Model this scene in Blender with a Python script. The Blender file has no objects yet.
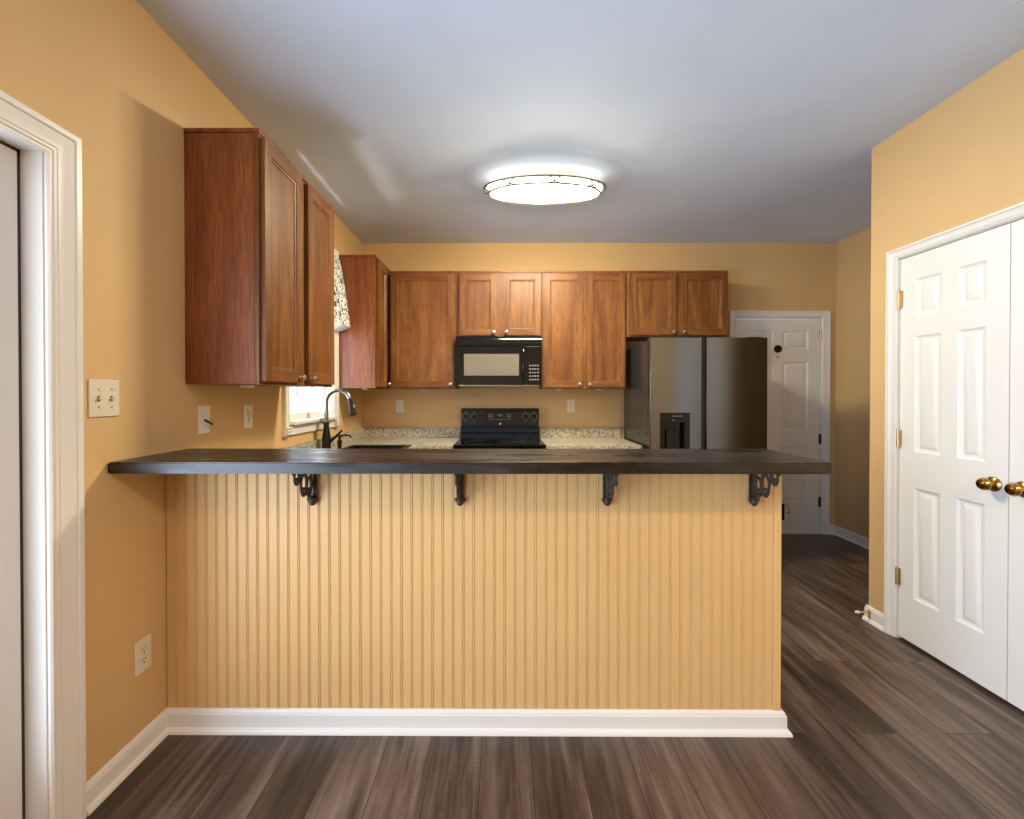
import bpy, bmesh, math, random
from mathutils import Vector, Matrix
random.seed(7)
C = bpy.context.scene.collection
PI = math.pi

# ------------------------------------------------------------------ camera
cam_d = bpy.data.cameras.new('camera')
cam = bpy.data.objects.new('camera', cam_d); C.objects.link(cam)
cam.location = (0, 0, 1.3197)
cam.rotation_euler = (PI/2 - 0.0073, 0, 0.0048)
cam_d.sensor_width = 36; cam_d.lens = 429.49*36/1024
cam_d.shift_x = 10.7/1024; cam_d.shift_y = -12.35/1024
cam_d.clip_start = 0.02
bpy.context.scene.camera = cam

# ------------------------------------------------------------------ world, exposure
sc = bpy.context.scene
w = bpy.data.worlds.new('sky'); sc.world = w; w.use_nodes = True
bg = w.node_tree.nodes['Background']
bg.inputs[0].default_value = (0.80, 0.90, 1.0, 1); bg.inputs[1].default_value = 1.6
sc.view_settings.view_transform = 'Standard'; sc.view_settings.look = 'None'
sc.view_settings.gamma = 1; sc.view_settings.use_curve_mapping = False
sc.view_settings.exposure = 0.0
sc.cycles.use_denoising = True
sc.cycles.max_bounces = 10; sc.cycles.diffuse_bounces = 5; sc.cycles.glossy_bounces = 4
sc.cycles.transparent_max_bounces = 8
sc.cycles.caustics_reflective = False; sc.cycles.caustics_refractive = False
sc.cycles.sample_clamp_indirect = 6

# ------------------------------------------------------------------ dimensions (metres)
L, R, B, H = -1.3256, 2.1344, 4.0542, 2.74      # left wall, closet wall, back wall, ceiling
CY, X2 = 2.51, 3.126                            # closet corner, hall wall
REAR = -3.2
PY, FY, KY = 1.675, 1.427, 1.80                 # beadboard face, bar front, bar back
BT, BTH = 1.091, 0.038                          # bar top height, thickness

# ------------------------------------------------------------------ lights (daylight at the openings)
def area(name, loc, rot, sx, sy, power, col):
    d = bpy.data.lights.new(name, 'AREA'); d.shape = 'RECTANGLE'; d.size = sx; d.size_y = sy
    d.energy = power; d.color = col
    o = bpy.data.objects.new(name, d); C.objects.link(o); o.location = loc; o.rotation_euler = rot
    return o
DAY = (0.64, 0.80, 1.0)
area('daylight_patio', (L-0.40, 0.25, 1.00), (0, -PI/2-.34, 0), 1.9, 1.8, 122, DAY)
area('daylight_dining', (L-0.40, -2.05, 1.30), (0, -PI/2-.42, 0), 1.7, 1.5, 175, DAY)
area('daylight_sink', (L-0.72, 2.45, 1.62), (0, -PI/2-.22, .60), 1.3, 1.5, 88, DAY)
area('kitchen_lamp', (.268, 2.815, H-.1245), (0, 0, 0),   .64, .25, 46, (1.0, .88, .62)).data.shape = 'ELLIPSE'
area('kitchen_lamp_uplight', (.268, 2.815, H-.036), (PI, 0, 0), .72, .29, .8, (1.0, .90, .66)).data.shape = 'ELLIPSE'
# unseen spot added outside the sink window to streak the ceiling with light
gd = bpy.data.lights.new('ceiling_streak_spot', 'SPOT'); gd.energy = 700; gd.color = (1.0, .92, .84)
gd.spot_size = .75; gd.spot_blend = .4; gd.shadow_soft_size = .28
go = bpy.data.objects.new('ceiling_streak_spot', gd); C.objects.link(go); go.location = (L-.80, 3.45, -.80)
go.rotation_euler = (Vector((L+.52, 2.75, 2.74)) - go.location).to_track_quat('-Z', 'Y').to_euler()
for i_, bx_ in enumerate((.04, .268, .496)):  # points added below the lens to brighten the upper walls
    kp = bpy.data.lights.new('kitchen_lamp_wall_fill', 'POINT'); kp.energy = 15; kp.color = (1.0, .89, .62); kp.shadow_soft_size = .02
    ko = bpy.data.objects.new('kitchen_lamp_wall_fill', kp); C.objects.link(ko); ko.location = (bx_, 2.785, H-.146)
area('dining_lamp', (1.25, -.50, H-.132), (0, 0, 0), .20, .20, 44, (1.0, .74, .43)).data.shape = 'DISK'

# ------------------------------------------------------------------ mesh helpers
class MB:
    def __init__(s): s.bm = bmesh.new(); s.bev = False
    def _verts(s, pts, M=None):
        return [s.bm.verts.new(M @ Vector(p) if M else Vector(p)) for p in pts]
    def face(s, pts, mi=0, M=None):
        f = s.bm.faces.new(s._verts(pts, M)); f.material_index = mi; return f
    def box(s, x0, x1, y0, y1, z0, z1, bev=0.0, mi=0, M=None, seg=2):
        v = s._verts([(x, y, z) for x in (x0, x1) for y in (y0, y1) for z in (z0, z1)], M)
        q = [(0,1,3,2),(4,6,7,5),(0,4,5,1),(2,3,7,6),(0,2,6,4),(1,5,7,3)]
        fs = [s.bm.faces.new([v[i] for i in f]) for f in q]
        for f in fs: f.material_index = mi
        if bev:
            s.bev = True
            es = list({e for f in fs for e in f.edges})
            r = bmesh.ops.bevel(s.bm, geom=es, offset=bev, segments=seg, affect='EDGES', profile=0.5)
            for f in r['faces']: f.material_index = mi
        return s
    def prism(s, poly, axis, a0, a1, mi=0, M=None):
        def P(p, a):
            return {'x': (a, p[0], p[1]), 'y': (p[0], a, p[1]), 'z': (p[0], p[1], a)}[axis]
        v0 = s._verts([P(p, a0) for p in poly], M); v1 = s._verts([P(p, a1) for p in poly], M)
        n = len(poly)
        for i in range(n):
            s.bm.faces.new([v0[i], v0[(i+1) % n], v1[(i+1) % n], v1[i]]).material_index = mi
        s.bm.faces.new(v0).material_index = mi; s.bm.faces.new(v1[::-1]).material_index = mi
        return s
    def tube(s, path, r, n=10, closed=False, mi=0, M=None, flat=None):
        path = [Vector(p) for p in path]; m = len(path)
        rr = r if isinstance(r, (list, tuple)) else [r]*m
        rings = []; up = None
        for i, p in enumerate(path):
            a = path[(i-1) % m] if (closed or i) else p
            b = path[(i+1) % m] if (closed or i < m-1) else p
            t = (b-a).normalized()
            if up is None: up = Vector((0,0,1)) if abs(t.z) < 0.9 else Vector((1,0,0))
            sd = t.cross(up)
            if sd.length < 1e-6: sd = t.orthogonal()
            sd.normalize(); up = sd.cross(t).normalized()
            rings.append(s._verts([p + (sd*math.cos(2*PI*k/n) + up*math.sin(2*PI*k/n))*rr[i] for k in range(n)], M))
        for i in range(m if closed else m-1):
            A, D = rings[i], rings[(i+1) % m]
            for k in range(n):
                s.bm.faces.new([A[k], A[(k+1) % n], D[(k+1) % n], D[k]]).material_index = mi
        if not closed:
            s.bm.faces.new(rings[0][::-1]).material_index = mi; s.bm.faces.new(rings[-1]).material_index = mi
        return s
    def lathe(s, prof, o, axis=(0,0,1), n=24, mi=0, sx=1, sy=1):
        ax = Vector(axis).normalized()
        q = Vector((0,0,1)).rotation_difference(ax).to_matrix().to_4x4()
        M = Matrix.Translation(Vector(o)) @ q
        rings = []
        for r, h in prof:
            if r < 1e-6: rings.append(s._verts([(0,0,h)], M))
            else: rings.append(s._verts([(r*sx*math.cos(2*PI*k/n), r*sy*math.sin(2*PI*k/n), h) for k in range(n)], M))
        for A, D in zip(rings, rings[1:]):
            for k in range(n):
                j = (k+1) % n
                if len(A) == 1 and len(D) == 1: continue
                if len(A) == 1: f = [A[0], D[j], D[k]]
                elif len(D) == 1: f = [A[k], A[j], D[0]]
                else: f = [A[k], A[j], D[j], D[k]]
                s.bm.faces.new(f).material_index = mi
        for ring, flip in ((rings[0], True), (rings[-1], False)):
            if len(ring) > 2: s.bm.faces.new(ring[::-1] if flip else ring).material_index = mi
        return s
    def slab(s, u0, u1, v0, v1, t, us, vs, prof, M, mi=0, mi_rail=None, mi_panel=None, edge=0.003):
        """door slab, back at w=0, front at w=t; panels in the cells us x vs, prof = [(inset, depth)...]"""
        US = sorted([u0] + [a for p in us for a in p] + [u1]); VS = sorted([v0] + [a for p in vs for a in p] + [v1])
        for i in range(len(US)-1):
            for j in range(len(VS)-1):
                a, b, c, d = US[i], US[i+1], VS[j], VS[j+1]
                if (a, b) in us and (c, d) in vs:
                    prev = [(a,c,t),(b,c,t),(b,d,t),(a,d,t)]
                    for ins, dep in prof:
                        cur = [(a+ins,c+ins,t-dep),(b-ins,c+ins,t-dep),(b-ins,d-ins,t-dep),(a+ins,d-ins,t-dep)]
                        for k in range(4):
                            s.face([prev[k], prev[(k+1)%4], cur[(k+1)%4], cur[k]], mi if mi_panel is None else mi_panel, M)
                        prev = cur
                    s.face(prev, mi if mi_panel is None else mi_panel, M)
                else:
                    m = mi_rail if (mi_rail is not None and 0 < i < len(US)-2) else mi
                    s.face([(a,c,t),(b,c,t),(b,d,t),(a,d,t)], m, M)
        e = [(u0,v0),(u1,v0),(u1,v1),(u0,v1)]
        for k in range(4):
            (a,c),(b,d) = e[k], e[(k+1)%4]
            s.face([(a,c,0),(b,d,0),(b,d,t),(a,c,t)], mi, M)
        s.face([(u0,v0,0),(u0,v1,0),(u1,v1,0),(u1,v0,0)], mi, M)
        return s
    def build(s, name, mats, parent=None, smooth=35, weld=True):
        if weld: bmesh.ops.remove_doubles(s.bm, verts=s.bm.verts, dist=1e-5)
        bmesh.ops.recalc_face_normals(s.bm, faces=s.bm.faces)
        if parent is not None:
            r = parent
            while r.parent: r = r.parent
            bmesh.ops.translate(s.bm, verts=s.bm.verts, vec=-Vector(r.location))
        me = bpy.data.meshes.new(name); s.bm.to_mesh(me); s.bm.free()
        for m in (mats if isinstance(mats, (list, tuple)) else [mats]): me.materials.append(m)
        if smooth:
            me.shade_smooth(); me.set_sharp_from_angle(angle=math.radians(smooth))
        o = bpy.data.objects.new(name, me); C.objects.link(o)
        if parent is not None: o.parent = parent
        if smooth and s.bev: o.modifiers.new('weighted', 'WEIGHTED_NORMAL').keep_sharp = True
        return o

def tag(o, label=None, cat=None, group=None, kind=None):
    if label: o['label'] = label
    if cat: o['category'] = cat
    if group: o['group'] = group
    if kind: o['kind'] = kind
    return o
def thing(name, label, cat, loc, group=None):
    o = bpy.data.objects.new(name, None); C.objects.link(o); o.location = loc
    o.empty_display_size = 0.05
    return tag(o, label, cat, group)
def setting(name, loc, label=None):
    o = bpy.data.objects.new(name, None); C.objects.link(o); o.location = loc; o.empty_display_size = 0.05
    return tag(o, label, None, None, 'structure')
def struct(name, mb, m, smooth=35):
    return tag(mb.build(name, m, None, smooth), kind='structure')
def copy_tree(o, parent=None):
    c = o.copy(); C.objects.link(c)
    if parent: c.parent = parent
    for ch in list(o.children): copy_tree(ch, c)
    return c
# frames: u to the right as seen from the room, v up, w out of the surface
def face_back(x, y, z):  return Matrix(((1,0,0,x),(0,0,-1,y),(0,1,0,z),(0,0,0,1)))
def face_left(x, y, z):  return Matrix(((0,0,1,x),(1,0,0,y),(0,1,0,z),(0,0,0,1)))
def face_right(x, y, z): return Matrix(((0,0,-1,x),(-1,0,0,y),(0,1,0,z),(0,0,0,1)))

# ------------------------------------------------------------------ materials
def mat(name, col=(.8,.8,.8), rough=.5, metal=0, spec=.5, coat=0):
    m = bpy.data.materials.new(name); m.use_nodes = True
    b = m.node_tree.nodes['Principled BSDF']
    b.inputs['Base Color'].default_value = (*col, 1); b.inputs['Roughness'].default_value = rough
    b.inputs['Metallic'].default_value = metal; b.inputs['Specular IOR Level'].default_value = spec
    b.inputs['Coat Weight'].default_value = coat
    return m
def N(m, t, **kw):
    n = m.node_tree.nodes.new(t)
    for k, v in kw.items(): setattr(n, k, v)
    return n
def LK(m, a, b): m.node_tree.links.new(a, b)
def BS(m): return m.node_tree.nodes['Principled BSDF']
def ramp(m, fac, stops, interp='LINEAR'):
    r = N(m, 'ShaderNodeValToRGB'); r.color_ramp.interpolation = interp
    e = r.color_ramp.elements
    while len(e) < len(stops): e.new(0.5)
    for el, (p, c) in zip(e, stops): el.position = p; el.color = (*c, 1)
    LK(m, fac, r.inputs[0]); return r.outputs[0]
def coords(m, scale=(1,1,1), loc=(0,0,0), rnd=False):
    tc = N(m, 'ShaderNodeTexCoord'); mp = N(m, 'ShaderNodeMapping')
    mp.inputs['Scale'].default_value = scale; mp.inputs['Location'].default_value = loc
    LK(m, tc.outputs['Object'], mp.inputs[0])
    return mp.outputs[0]
def noise(m, vec, scale=5, detail=4, rough=.5, dist=0):
    n = N(m, 'ShaderNodeTexNoise'); n.inputs['Scale'].default_value = scale; n.inputs['Detail'].default_value = detail
    n.inputs['Roughness'].default_value = rough; n.inputs['Distortion'].default_value = dist
    LK(m, vec, n.inputs['Vector']); return n.outputs['Fac']
def bump(m, h, strength=.1, dist=.002):
    b = N(m, 'ShaderNodeBump'); b.inputs['Strength'].default_value = strength; b.inputs['Distance'].default_value = dist
    LK(m, h, b.inputs['Height']); LK(m, b.outputs[0], BS(m).inputs['Normal'])
def mix(m, f, a, b, mode='MIX'):
    x = N(m, 'ShaderNodeMix', data_type='RGBA', blend_type=mode)
    if hasattr(f, 'links'): LK(m, f, x.inputs[0])
    else: x.inputs[0].default_value = f
    for s_, v in ((x.inputs[6], a), (x.inputs[7], b)):
        if hasattr(v, 'links'): LK(m, v, s_)
        else: s_.default_value = (*v, 1)
    return x.outputs[2]
def math_(m, op, a, b):
    x = N(m, 'ShaderNodeMath', operation=op)
    for i, v in enumerate((a, b)):
        if hasattr(v, 'links'): LK(m, v, x.inputs[i])
        else: x.inputs[i].default_value = v
    return x.outputs[0]

def paint(name, col, rough=.6, tex=.06):
    m = mat(name, col, rough, spec=.3)
    v = coords(m)
    bump(m, noise(m, v, 160, 3), tex, .001)
    c = ramp(m, noise(m, v, 2.5, 2), [(.3, tuple(x*.97 for x in col)), (.7, tuple(min(1, x*1.03) for x in col))])
    LK(m, c, BS(m).inputs['Base Color']); return m

def oak(name, grain='z', dark=(.105,.032,.0065), mid=(.190,.071,.0150), light=(.275,.115,.029)):
    m = mat(name, mid, .44, spec=.4, coat=.04)
    BS(m).inputs['Coat Roughness'].default_value = .25
    tc = N(m, 'ShaderNodeTexCoord'); sp = N(m, 'ShaderNodeSeparateXYZ'); LK(m, tc.outputs['Object'], sp.inputs[0])
    oi = N(m, 'ShaderNodeObjectInfo')
    xy = math_(m, 'ADD', sp.outputs[0], sp.outputs[1])
    cross, along = (xy, sp.outputs[2]) if grain == 'z' else (sp.outputs[2], xy)
    cb = N(m, 'ShaderNodeCombineXYZ')
    LK(m, math_(m, 'ADD', cross, math_(m, 'MULTIPLY', oi.outputs['Random'], 7.0)), cb.inputs[0])
    LK(m, math_(m, 'MULTIPLY', along, .10), cb.inputs[2])
    LK(m, math_(m, 'MULTIPLY', oi.outputs['Random'], 31.0), cb.inputs[1])
    cb2 = N(m, 'ShaderNodeCombineXYZ'); LK(m, cross, cb2.inputs[0]); LK(m, math_(m, 'MULTIPLY', along, .035), cb2.inputs[2])
    LK(m, oi.outputs['Random'], cb2.inputs[1])
    pores = noise(m, cb2.outputs[0], 300, 2, .6)
    big = noise(m, cb.outputs[0], 4, 3)
    fig = noise(m, cb.outputs[0], 22, 3, .55, 1.8)
    rings = math_(m, 'FRACT', math_(m, 'MULTIPLY', noise(m, cb.outputs[0], 3.2, 1, .4, .25), 9.0), 0)
    rings = math_(m, 'ABSOLUTE', math_(m, 'SUBTRACT', math_(m, 'MULTIPLY', rings, 2), 1), 0)
    f = math_(m, 'ADD', math_(m, 'ADD', math_(m, 'MULTIPLY', fig, .45), math_(m, 'MULTIPLY', big, .33)), math_(m, 'MULTIPLY', rings, .20))
    c = ramp(m, f, [(.32, dark), (.49, mid), (.68, light)])
    c = mix(m, ramp(m, pores, [(.40, (0.75,)*3), (.50, (0,0,0))]), c, dark)
    LK(m, c, BS(m).inputs['Base Color'])
    bump(m, pores, .05, .0006)
    return m

M_wall = paint('gold_wall_paint', (.645, .43, .205))
M_bead = paint('beadboard_paint', (.67, .42, .178), .42, .02)
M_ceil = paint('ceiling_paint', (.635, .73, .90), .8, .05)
M_trim = mat('white_trim_paint', (.78, .755, .72), .33)
M_door = mat('white_door_paint', (.77, .76, .735), .38)
M_oak = oak('oak_vertical'); M_oakh = oak('oak_horizontal', 'x')
M_oakend = oak('oak_end_panel', 'z', (.135,.030,.009), (.235,.064,.017), (.30,.095,.028))
M_oakdark = mat('oak_edge_stain', (.085, .022, .008), .4)
M_black = mat('black_gloss', (.005,.005,.005), .12, spec=.28)
M_blacks = mat('black_satin', (.008,.008,.008), .4, spec=.3)
M_glassblk = mat('black_glass', (.004,.004,.004), .05, spec=.3)
M_chrome = mat('chrome', (.75,.74,.72), .15, 1)
M_nickel = mat('satin_nickel', (.60,.58,.54), .28, 1)
M_bronze = mat('oil_rubbed_bronze', (.035,.026,.020), .35, .8)
M_bronzelt = mat('aged_nickel', (.20,.17,.11), .35, .8)
M_gun = mat('brushed_gunmetal', (.33,.34,.33), .26, 1)
M_brass = mat('antique_brass', (.48,.29,.075), .18, 1)
M_hinge = mat('brass_hinge', (.68,.52,.28), .35, 1)
M_hinged = mat('dark_hinge', (.04,.03,.022), .4, .8)
M_plastic = mat('ivory_plastic', (.74,.67,.55), .35)
M_plastw = mat('white_plastic', (.78,.75,.70), .35)
M_slot = mat('dark_slot', (.03,.025,.02), .6)
M_rubber = mat('dark_gasket', (.035,.022,.02), .6)
M_iron = mat('cast_iron', (.050,.036,.027), .5, .45)
bump(M_iron, noise(M_iron, coords(M_iron), 180, 3), .35, .002)

def steel(name, col=(.17,.172,.172), rough=.22):
    m = mat(name, col, rough, 1)
    v = coords(m, (1, 1, .02))
    n = noise(m, v, 500, 2)
    LK(m, ramp(m, n, [(.3, tuple(c*.985 for c in col)), (.7, tuple(c*1.015 for c in col))]), BS(m).inputs['Base Color'])
    r = N(m, 'ShaderNodeMapRange'); r.inputs[3].default_value = rough-.01; r.inputs[4].default_value = rough+.02
    LK(m, n, r.inputs[0]); LK(m, r.outputs[0], BS(m).inputs['Roughness'])
    return m
M_steel = steel('dark_stainless'); M_steelside = mat('fridge_side_grey', (.045,.042,.040), .22, .3)

def floor_mat():
    m = mat('vinyl_plank', (.1,.08,.07), .34, spec=.45)
    tc = N(m, 'ShaderNodeTexCoord'); sp = N(m, 'ShaderNodeSeparateXYZ'); LK(m, tc.outputs['Object'], sp.inputs[0])
    cb = N(m, 'ShaderNodeCombineXYZ')
    LK(m, math_(m, 'ADD', sp.outputs[1], 11.3), cb.inputs[0]); LK(m, math_(m, 'ADD', sp.outputs[0], 9.80), cb.inputs[1])
    br = N(m, 'ShaderNodeTexBrick'); br.offset = .37; br.offset_frequency = 2; br.squash = 1
    br.inputs['Scale'].default_value = 1; br.inputs['Mortar Size'].default_value = .0013
    br.inputs['Mortar Smooth'].default_value = .2; br.inputs['Bias'].default_value = 0
    br.inputs['Brick Width'].default_value = 1.22; br.inputs['Row Height'].default_value = .18
    br.inputs['Color1'].default_value = (0,0,0,1); br.inputs['Color2'].default_value = (1,1,1,1); br.inputs['Mortar'].default_value = (.5,.5,.5,1)
    LK(m, cb.outputs[0], br.inputs['Vector'])
    rgb = N(m, 'ShaderNodeRGBToBW'); LK(m, br.outputs['Color'], rgb.inputs[0])
    # streaks along the plank, shifted per plank
    cv = N(m, 'ShaderNodeCombineXYZ')
    LK(m, math_(m, 'MULTIPLY', sp.outputs[0], 1.0), cv.inputs[0]); LK(m, math_(m, 'MULTIPLY', sp.outputs[1], .07), cv.inputs[1])
    LK(m, math_(m, 'MULTIPLY', rgb.outputs[0], 9.0), cv.inputs[2])
    s1 = noise(m, cv.outputs[0], 26, 5, .62, .6)
    cv2 = N(m, 'ShaderNodeCombineXYZ')
    LK(m, sp.outputs[0], cv2.inputs[0]); LK(m, math_(m, 'MULTIPLY', sp.outputs[1], .16), cv2.inputs[1]); LK(m, math_(m, 'MULTIPLY', rgb.outputs[0], 5.0), cv2.inputs[2])
    s2 = noise(m, cv2.outputs[0], 7, 3, .5, .3)
    cv3 = N(m, 'ShaderNodeCombineXYZ'); LK(m, math_(m, 'MULTIPLY', sp.outputs[0], .12), cv3.inputs[0]); LK(m, sp.outputs[1], cv3.inputs[1])
    s3 = noise(m, cv3.outputs[0], 150, 2)
    f = math_(m, 'ADD', math_(m, 'MULTIPLY', s1, .55), math_(m, 'MULTIPLY', s2, .45))
    f = math_(m, 'ADD', f, math_(m, 'MULTIPLY', math_(m, 'SUBTRACT', s3, .5), .07))
    f = math_(m, 'ADD', f, math_(m, 'MULTIPLY', math_(m, 'SUBTRACT', rgb.outputs[0], .5), .05))
    c = ramp(m, f, [(.36, (.021,.014,.010)), (.46, (.062,.040,.030)), (.55, (.118,.081,.062)), (.68, (.225,.165,.132))])
    c = mix(m, br.outputs['Fac'], c, (.012,.009,.008))
    LK(m, c, BS(m).inputs['Base Color'])
    bump(m, s1, .12, .0012)
    return m
M_floor = floor_mat()

def granite():
    m = mat('speckled_laminate', (.5,.45,.36), .28)
    v = coords(m)
    a = N(m, 'ShaderNodeTexVoronoi'); a.inputs['Scale'].default_value = 120; LK(m, v, a.inputs['Vector'])
    bw = N(m, 'ShaderNodeRGBToBW'); LK(m, a.outputs['Color'], bw.inputs[0])
    c = ramp(m, bw.outputs[0], [(.0, (.04,.033,.022)), (.30, (.20,.17,.12)), (.45, (.42,.37,.27)), (.8, (.68,.62,.48))])
    LK(m, mix(m, .12, c, (.42,.38,.29)), BS(m).inputs['Base Color']); return m
M_gran = granite()

def bar_mat():
    m = mat('dark_stained_plank', (.03,.02,.015), .24, spec=.5)
    v = coords(m, (.10, 1, 1))
    n1 = noise(m, v, 30, 5, .6, .5); n2 = noise(m, coords(m, (.5,1,1)), 6, 3)
    f = math_(m, 'ADD', math_(m, 'MULTIPLY', n1, .6), math_(m, 'MULTIPLY', n2, .4))
    LK(m, ramp(m, f, [(.40, (.006,.004,.003)), (.53, (.013,.009,.007)), (.66, (.042,.030,.023))]), BS(m).inputs['Base Color'])
    r = N(m, 'ShaderNodeMapRange'); r.inputs[3].default_value = .14; r.inputs[4].default_value = .48; r.inputs[1].default_value = .3; r.inputs[2].default_value = .7
    LK(m, f, r.inputs[0]); LK(m, r.outputs[0], BS(m).inputs['Roughness'])
    bump(m, n1, .15, .001); return m
M_bar = bar_mat()

def fabric():
    m = mat('floral_fabric', (.7,.7,.6), .9, spec=.1)
    v = coords(m)
    base = (.84,.88,.88)
    vo = N(m, 'ShaderNodeTexVoronoi'); vo.inputs['Scale'].default_value = 17; LK(m, v, vo.inputs['Vector'])
    bw = N(m, 'ShaderNodeRGBToBW'); LK(m, vo.outputs['Color'], bw.inputs[0])
    blob = ramp(m, vo.outputs['Distance'], [(.0, (1,1,1)), (.36, (1,1,1)), (.40, (0,0,0))])
    tint = ramp(m, bw.outputs[0], [(0, (.88,.88,.80)), (.42, (.62,.46,.06)), (.55, (.16,.18,.18)), (.70, (.85,.85,.76))], 'CONSTANT')
    c = mix(m, blob, base, tint)
    ln = noise(m, v, 24, 3, .55, 1.2)
    line = ramp(m, ln, [(.0, (0,0,0)), (.44, (0,0,0)), (.455, (1,1,1)), (.51, (1,1,1)), (.525, (0,0,0))])
    c = mix(m, line, c, (.018,.022,.026))
    LK(m, c, BS(m).inputs['Base Color']); return m
M_fabric = fabric(); M_lining = mat('white_lining', (.78,.80,.80), .9)

def glass():
    m = bpy.data.materials.new('window_glass'); m.use_nodes = True
    nt = m.node_tree; nt.nodes.clear()
    o = nt.nodes.new('ShaderNodeOutputMaterial'); mx = nt.nodes.new('ShaderNodeMixShader')
    t = nt.nodes.new('ShaderNodeBsdfTransparent'); g = nt.nodes.new('ShaderNodeBsdfGlossy'); g.inputs['Roughness'].default_value = 0.02
    mx.inputs[0].default_value = .06
    nt.links.new(t.outputs[0], mx.inputs[1]); nt.links.new(g.outputs[0], mx.inputs[2]); nt.links.new(mx.outputs[0], o.inputs[0])
    return m
M_glass = glass()
def emit(name, col, s):
    m = mat(name, col, .5); b = BS(m)
    b.inputs['Emission Color'].default_value = (*col, 1); b.inputs['Emission Strength'].default_value = s
    return m
M_lamp = emit('lamp_diffuser', (1.0, .90, .70), 4.0)
M_lamp2 = emit('dining_lamp_diffuser', (1.0, .80, .52), 3.0)
M_green = emit('green_digits', (.05, .45, .10), .5)
M_mwglass = mat('microwave_window', (.17,.15,.12), .22)
M_btn = mat('grey_legend', (.22,.21,.20), .5)
M_panel = mat('range_control_panel', (.012,.010,.009), .3, spec=.3)
M_sink = mat('black_sink', (.010,.010,.011), .3)

# ------------------------------------------------------------------ setting
T = .13
struct('floor', MB().box(L-T, X2+T, REAR-T, B+T, -.10, 0), M_floor)
struct('ceiling', MB().box(L-T, X2+T, REAR-T, B+T, H, H+.10), M_ceil)
PD0, PD1, PDZ = -.55, 1.237, 2.025            # patio opening
KW0, KW1, KZ0, KZ1 = 2.635, 3.325, 1.140, 2.37   # kitchen window opening
m = MB()
RW0, RW1, RZ0, RZ1 = -2.8, -1.3, .55, 2.15
for (a, b, c, d) in ((REAR-T, RW0, 0, H), (RW0, RW1, 0, RZ0), (RW0, RW1, RZ1, H), (RW1, PD0, 0, H), (PD0, PD1, PDZ, H), (PD1, KW0, 0, H), (KW0, KW1, 0, KZ0), (KW0, KW1, KZ1, H), (KW1, B+T, 0, H)):
    m.box(L-T, L, a, b, c, d)
struct('wall_left', m, M_wall, 0)
DX0, DX1, DZ = 2.18, 2.993, 2.035
m = MB()
for (a, b, c, d) in ((L, DX0, 0, H), (DX0, DX1, DZ, H), (DX1, X2+T, 0, H)): m.box(a, b, B, B+T, c, d)
struct('wall_back', m, M_wall, 0)
CL0, CL1, CLZ = 1.31, 2.332, 2.048            # closet opening
m = MB()
for (a, b, c, d) in ((REAR, CL0, 0, H), (CL0, CL1, CLZ, H), (CL1, CY, 0, H)): m.box(R, R+.11, a, b, c, d)
m.box(R+.11, X2, CY-.11, CY, 0, H)
struct('wall_right', m, M_wall, 0)
struct('wall_hall', MB().box(X2, X2+T, CY-.11, B, 0, H), M_wall, 0)
m = MB().box(L, R+.11, REAR-T, REAR, 0, H)
struct('wall_rear', m, M_wall, 0)

# baseboards: moulded board with a shoe strip; profile (out, up)
BBP = [(0,0),(.028,0),(.027,.008),(.022,.016),(.014,.020),(.014,.068),(.011,.070),(.011,.075),(.008,.081),(.004,.085),(0,.086)]
def base_run(m, kind, a0, a1, at, sgn=1):
    if kind == 'x': m.prism([(at + sgn*o, u) for o, u in BBP], 'y', a0, a1)     # wall normal along x, runs along y
    else: m.prism([(at + sgn*o, u) for o, u in BBP], 'x', a0, a1)
    return m
struct('baseboard_left', base_run(MB(), 'x', 1.328, PY-.003, L+.0005), M_trim)
struct('baseboard_right', base_run(base_run(MB(), 'x', 2.3845, CY+.012, R-.0005, -1), 'y', R-.014, X2-.03, CY+.0005, 1), M_trim)
struct('baseboard_hall', base_run(MB(), 'x', CY+.03, B-.001, X2-.0005, -1), M_trim)
struct('baseboard_back', base_run(MB(), 'y', 3.062, X2-.015, B-.0005, -1), M_trim)

# casings: profile (across the board from the opening, out from the wall)
CP = [(0,0),(0,.008),(.005,.012),(.010,.0125),(.012,.009),(.015,.0135),(.022,.0145),(.024,.010),(.027,.014),(.045,.0155),(.060,.0205),(.066,.022),(.068,.018),(.072,.025),(.086,.026),(.090,.022),(.090,0)]
def casing(m, M, u0, u1, v1, v0=0, wd=.09, bottom=False, w0=0.0005):
    k = wd/.09
    P = [(a*k, b) for a, b in CP]
    n = len(P)
    def loop(a, b): return [(u0-a, v0 - (a if bottom else 0), b), (u0-a, v1+a, b), (u1+a, v1+a, b), (u1+a, v0 - (a if bottom else 0), b)]
    rails = [loop(a, b+w0) for a, b in P]
    segs = [(0,1),(1,2),(2,3)] + ([(3,0)] if bottom else [])
    for i in range(n):
        A, D = rails[i], rails[(i+1) % n]
        for p, q in segs: m.face([A[p], A[q], D[q], D[p]], 0, M)
    if not bottom:
        m.face([rails[i][0] for i in range(n)], 0, M); m.face([rails[i][3] for i in range(n)], 0, M)
    return m

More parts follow.
